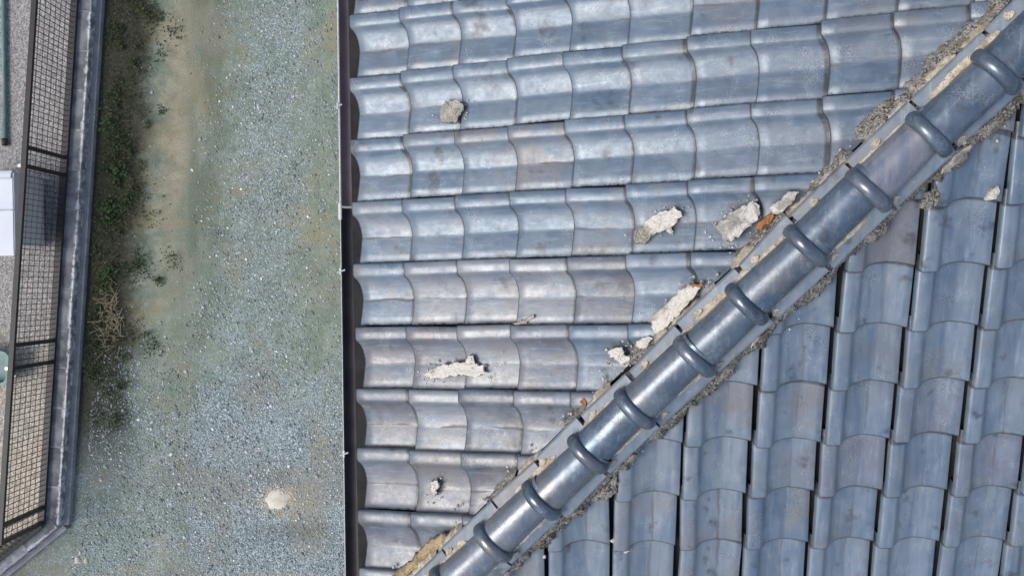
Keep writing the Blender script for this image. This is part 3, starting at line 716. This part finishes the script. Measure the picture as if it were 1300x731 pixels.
# ------------------------------------------------------------------ loose gravel, weeds, small things on the ground
rs = np.random.default_rng(5)
def ico():
    bm = bmesh.new(); bmesh.ops.create_icosphere(bm, subdivisions=1, radius=1)
    v = np.array([p.co[:] for p in bm.verts]); f = np.array([[q.index for q in a.verts] for a in bm.faces]); bm.free(); return v, f
IV, IF = ico()
def stones(name, xs, ys, zs, rad, mat, **k):
    n = len(xs); nv = len(IV); J = IV[None] * (1 + rs.uniform(-.3, .25, (n, nv, 1)))
    sc = np.stack([rad * rs.uniform(.8, 1.35, n), rad * rs.uniform(.8, 1.35, n), rad * rs.uniform(.45, .8, n)], 1)
    V = J * sc[:, None]; a = rs.uniform(0, 6.28, n); c, s = np.cos(a)[:, None], np.sin(a)[:, None]
    V = np.stack([V[..., 0] * c - V[..., 1] * s, V[..., 0] * s + V[..., 1] * c, V[..., 2]], 2) + np.stack([xs, ys, zs], 1)[:, None]
    F = (IF[None] + (np.arange(n) * nv)[:, None, None]).reshape(-1, 3)
    m = bpy.data.meshes.new(name); m.vertices.add(n * nv); m.vertices.foreach_set('co', V.reshape(-1))
    m.loops.add(len(F) * 3); m.loops.foreach_set('vertex_index', F.reshape(-1).astype(np.int32))
    m.polygons.add(len(F)); m.polygons.foreach_set('loop_start', np.arange(0, len(F) * 3, 3, dtype=np.int32))
    m.update(); m.validate(); m.materials.append(mat)
    return link(bpy.data.objects.new(name, m), **k)
def dens(x, y):
    x = x - .07 * y
    d = .40 * np.exp(-((x + 1.95) / .32) ** 2) + .26
    d += .7 / (1 + np.exp((y + .9 + .5 * (x + 2.2)) / .40)) + .5 * np.exp(-((x + 1.25) / .3) ** 2 - ((y - 1.6) / .6) ** 2)
    d += .35 * np.exp(-((x + 2.45) / .25) ** 2 - ((y + .3) / .7) ** 2)
    d *= 1 - .95 / (1 + np.exp((x + 2.66) / .05)) / (1 + np.exp(-(y + .85) / .14))
    d *= 1 - .85 * np.exp(-((x + 1.72) / .18) ** 2 - ((y + 2.15) / .16) ** 2) - .5 * np.exp(-((x + 1.4) / .16) ** 2 - ((y + 2.0) / .5) ** 2)
    for _ in range(6): pass
    cl = np.zeros_like(x)
    for kx, ky, ph in ((3.1, 1.7, .3), (5.3, -4.1, 1.9), (-2.2, 6.4, 4.4), (9.1, 7.7, 2.2), (-11.3, 5.9, .9)): cl += np.sin(kx * x + ky * y + ph)
    return np.clip(d * (1 + .22 * cl), 0.02, 1)
N = 170000
xs = rs.uniform(-4.0, -.75, N); ys = rs.uniform(-3.9, 3.3, N); keep = rs.random(N) < dens(xs, ys) * .62
keep &= (xs - FX(ys) > .34) | (ys < -2.6)
xs, ys = xs[keep], ys[keep]; rad = np.clip(rs.lognormal(-5.35, .46, len(xs)), .0025, .019)
stones('loose_gravel', xs, ys, np.full(len(xs), GZ) + rad * .25, rad, M_STONE, kind='stuff')

# creeping weeds along the wall: many small leaves in uneven clumps
def leaves(name, cen, mat, **k):
    V = []; F = []
    for (x, y, z, sz) in cen:
        a = rs.uniform(0, 6.28); t_ = rs.uniform(-.7, .7); L = sz; w2 = sz * rs.uniform(.25, .42)
        ca, sa = math.cos(a), math.sin(a); up = L * t_ * .6
        p0 = (x, y, z); p1 = (x + ca * L * .5 - sa * w2, y + sa * L * .5 + ca * w2, z + up * .6 + .004)
        p2 = (x + ca * L, y + sa * L, z + up); p3 = (x + ca * L * .5 + sa * w2, y + sa * L * .5 - ca * w2, z + up * .6 + .004)
        b = len(V); V += [p0, p1, p2, p3]; F += [(b, b + 1, b + 2), (b, b + 2, b + 3)]
    return mesh(name, V, F, mat, **k)
cen = []
for _ in range(165):
    y = rs.uniform(-1.5, 3.2); x = FX(y) + .30 + abs(rs.normal(0, .26)); r = rs.uniform(.03, .13); hh = rs.uniform(.02, .08)
    for _ in range(int(rs.uniform(15, 70))):
        dx, dy = rs.normal(0, r * .6, 2); cen.append((max(x + dx, FX(y) + .27), y + dy, GZ + .01 + rs.uniform(0, hh), rs.uniform(.010, .032)))
leaves('ground_weeds', cen, M_LEAF, kind='stuff')
spots = [(-3.50, 1.62, .15, 'bright green weed clump at the far end of the soil strip'), (-3.42, 1.10, .12, 'bright green weed clump in the soil, right of the white casing'),
         (-3.52, .70, .11, 'low green weed clump in the soil level with the seam of the white casing'), (-3.55, .05, .11, 'small green weed clump close to the block wall, above the dry weed')]
for (x, y, r, lb) in spots:
    o = empty('weed_plant', (x, y, GZ), label=lb, cat='weed', group='green weeds in the soil strip')
    cc = [(rs.normal(0, r * .45), rs.normal(0, r * .45), .02 + rs.uniform(0, .12), rs.uniform(.02, .045)) for _ in range(60)]
    leaves('leaf', cc, M_LEAF2, parent=o, kind='stuff')
    bm = bmesh.new()
    for _ in range(7):
        a = rs.uniform(0, 6.28); bm_bar(bm, (0, 0, -.01), (math.cos(a) * r * .6, math.sin(a) * r * .6, .09), .003, 5)
    from_bm('stem', bm, M_LEAF, o)
bm = bmesh.new()
for _ in range(130):
    x0, y0 = rs.normal(0, .05), rs.normal(0, .16); a = rs.uniform(0, 6.28); L = rs.uniform(.04, .15)
    bm_bar(bm, (x0, y0, rs.uniform(.01, .06)), (x0 + math.cos(a) * L, y0 + math.sin(a) * L, rs.uniform(.0, .10)), .0035, 4)
o = from_bm('dry_weed', bm, M_STRAW, None, False, label='straw-coloured dry weed tuft lying at the edge of the soil strip', cat='dry weed'); o.location = (-3.52, -.42, GZ)

def lump(name, x, y, rx, ry, h, mat, seed, **k):
    v = []; f = []; nr, na = 7, 40
    for b in range(nr):
        u = b / (nr - 1)
        for a in range(na):
            th = 6.2832 * a / na; e = 1 + .28 * nz(math.cos(th), math.sin(th), seed, 1.7) + .12 * nz(math.cos(th), math.sin(th), seed, 5)
            X = rx * (1 - u * .98) * e * math.cos(th); Y = ry * (1 - u * .98) * e * math.sin(th)
            v.append((X, Y, h * math.sin(u * 1.57) ** .7 * (1 + .25 * nz(X, Y, seed, 22)) - .004 * (b == 0)))
    for b in range(nr - 1):
        for a in range(na): c = b * na; f.append((c + a, c + (a + 1) % na, c + na + (a + 1) % na, c + na + a))
    f.append(tuple((nr - 1) * na + a for a in range(na)))
    o = mesh(name, v, f, mat, None, True, **k); o.location = (x, y, GZ); return o
M_CEM = noisy('pale_cement', (.64, .61, .53), (.50, .46, .37), 14, .95, c3=(.5, .45, .36), bs=.4)
M_SAND = noisy('sandy_spill', (.40, .34, .24), (.30, .26, .19), 12, .95, c3=(.5, .45, .36), bs=.5)
lump('cement_lump', -1.86, -2.28, .125, .10, .020, M_CEM, 1.3, label='pale cream cement lump crumbling into the gravel', cat='cement lump')
for k, (x, y, r) in enumerate(((-3.93, -2.87, .030), (-3.84, -2.88, .026), (-3.90, -2.80, .018))):
    o = lump('white_stone', x, y, r, r * 1.3, r * .9, M_CEM, 5 + k, label=('largest and leftmost of the three white stones near the wall corner', 'rightmost of the three white stones near the wall corner', 'smallest and uppermost of the three white stones near the wall corner')[k], cat='stone', group='white stones near the wall corner')

# crumbs shed by the ridge mortar, lying along its foot
n_ = 420; Xs = rs.uniform(.1, 3.2, n_); q_ = np.where(rs.random(n_) < .6, -1, 1) * (.125 + np.abs(rs.normal(0, .028, n_))) + .028
xx = Xs + q_ * .7071; yy = Xs + YB - q_ * .7071; zz = np.where(q_ < 0, SL * xx, SL * (yy - YB)) - .022
rd = np.clip(rs.lognormal(-5.5, .45, n_), .002, .010)
stones('mortar_crumbs', xx, yy, zz, rd, M_CH_GREY, label='tiny mortar crumbs scattered along both feet of the hip ridge', cat='crumbs', kind='stuff')

# pale crumbs round the cement lump, grit round each fallen piece
n_ = 900; a_ = rs.uniform(0, 6.283, n_); q_ = .07 + np.abs(rs.normal(0, .11, n_))
rd = np.clip(rs.lognormal(-5.5, .5, n_), .002, .012)
stones('cement_crumbs', -1.86 + np.cos(a_) * q_ * 1.25, -2.28 + np.sin(a_) * q_, np.full(n_, GZ + .002), rd, M_CEM, label='pale crumbs and powder strewn round the cement lump', cat='crumbs', kind='stuff')
gx, gy, gz = [], [], []
for key in 'ABCEFGHI':
    cx, cy = np.mean(D[key], 0)
    for px_, py_ in D[key]:
        for _ in range(5):
            u = 1.05 + abs(rs.normal(0, .30)); gx.append(cx + (px_ - cx) * u + rs.normal(0, .012)); gy.append(cy + (py_ - cy) * u + rs.normal(0, .012))
            gz.append(SL * gx[-1] - .034)
rd = np.clip(rs.lognormal(-6.2, .5, len(gx)), .001, .005)
stones('plaster_grit', np.array(gx), np.array(gy), np.array(gz), rd, M_CH_WHITE, label='fine pale grit scattered round the fallen plaster pieces', cat='grit', kind='stuff')
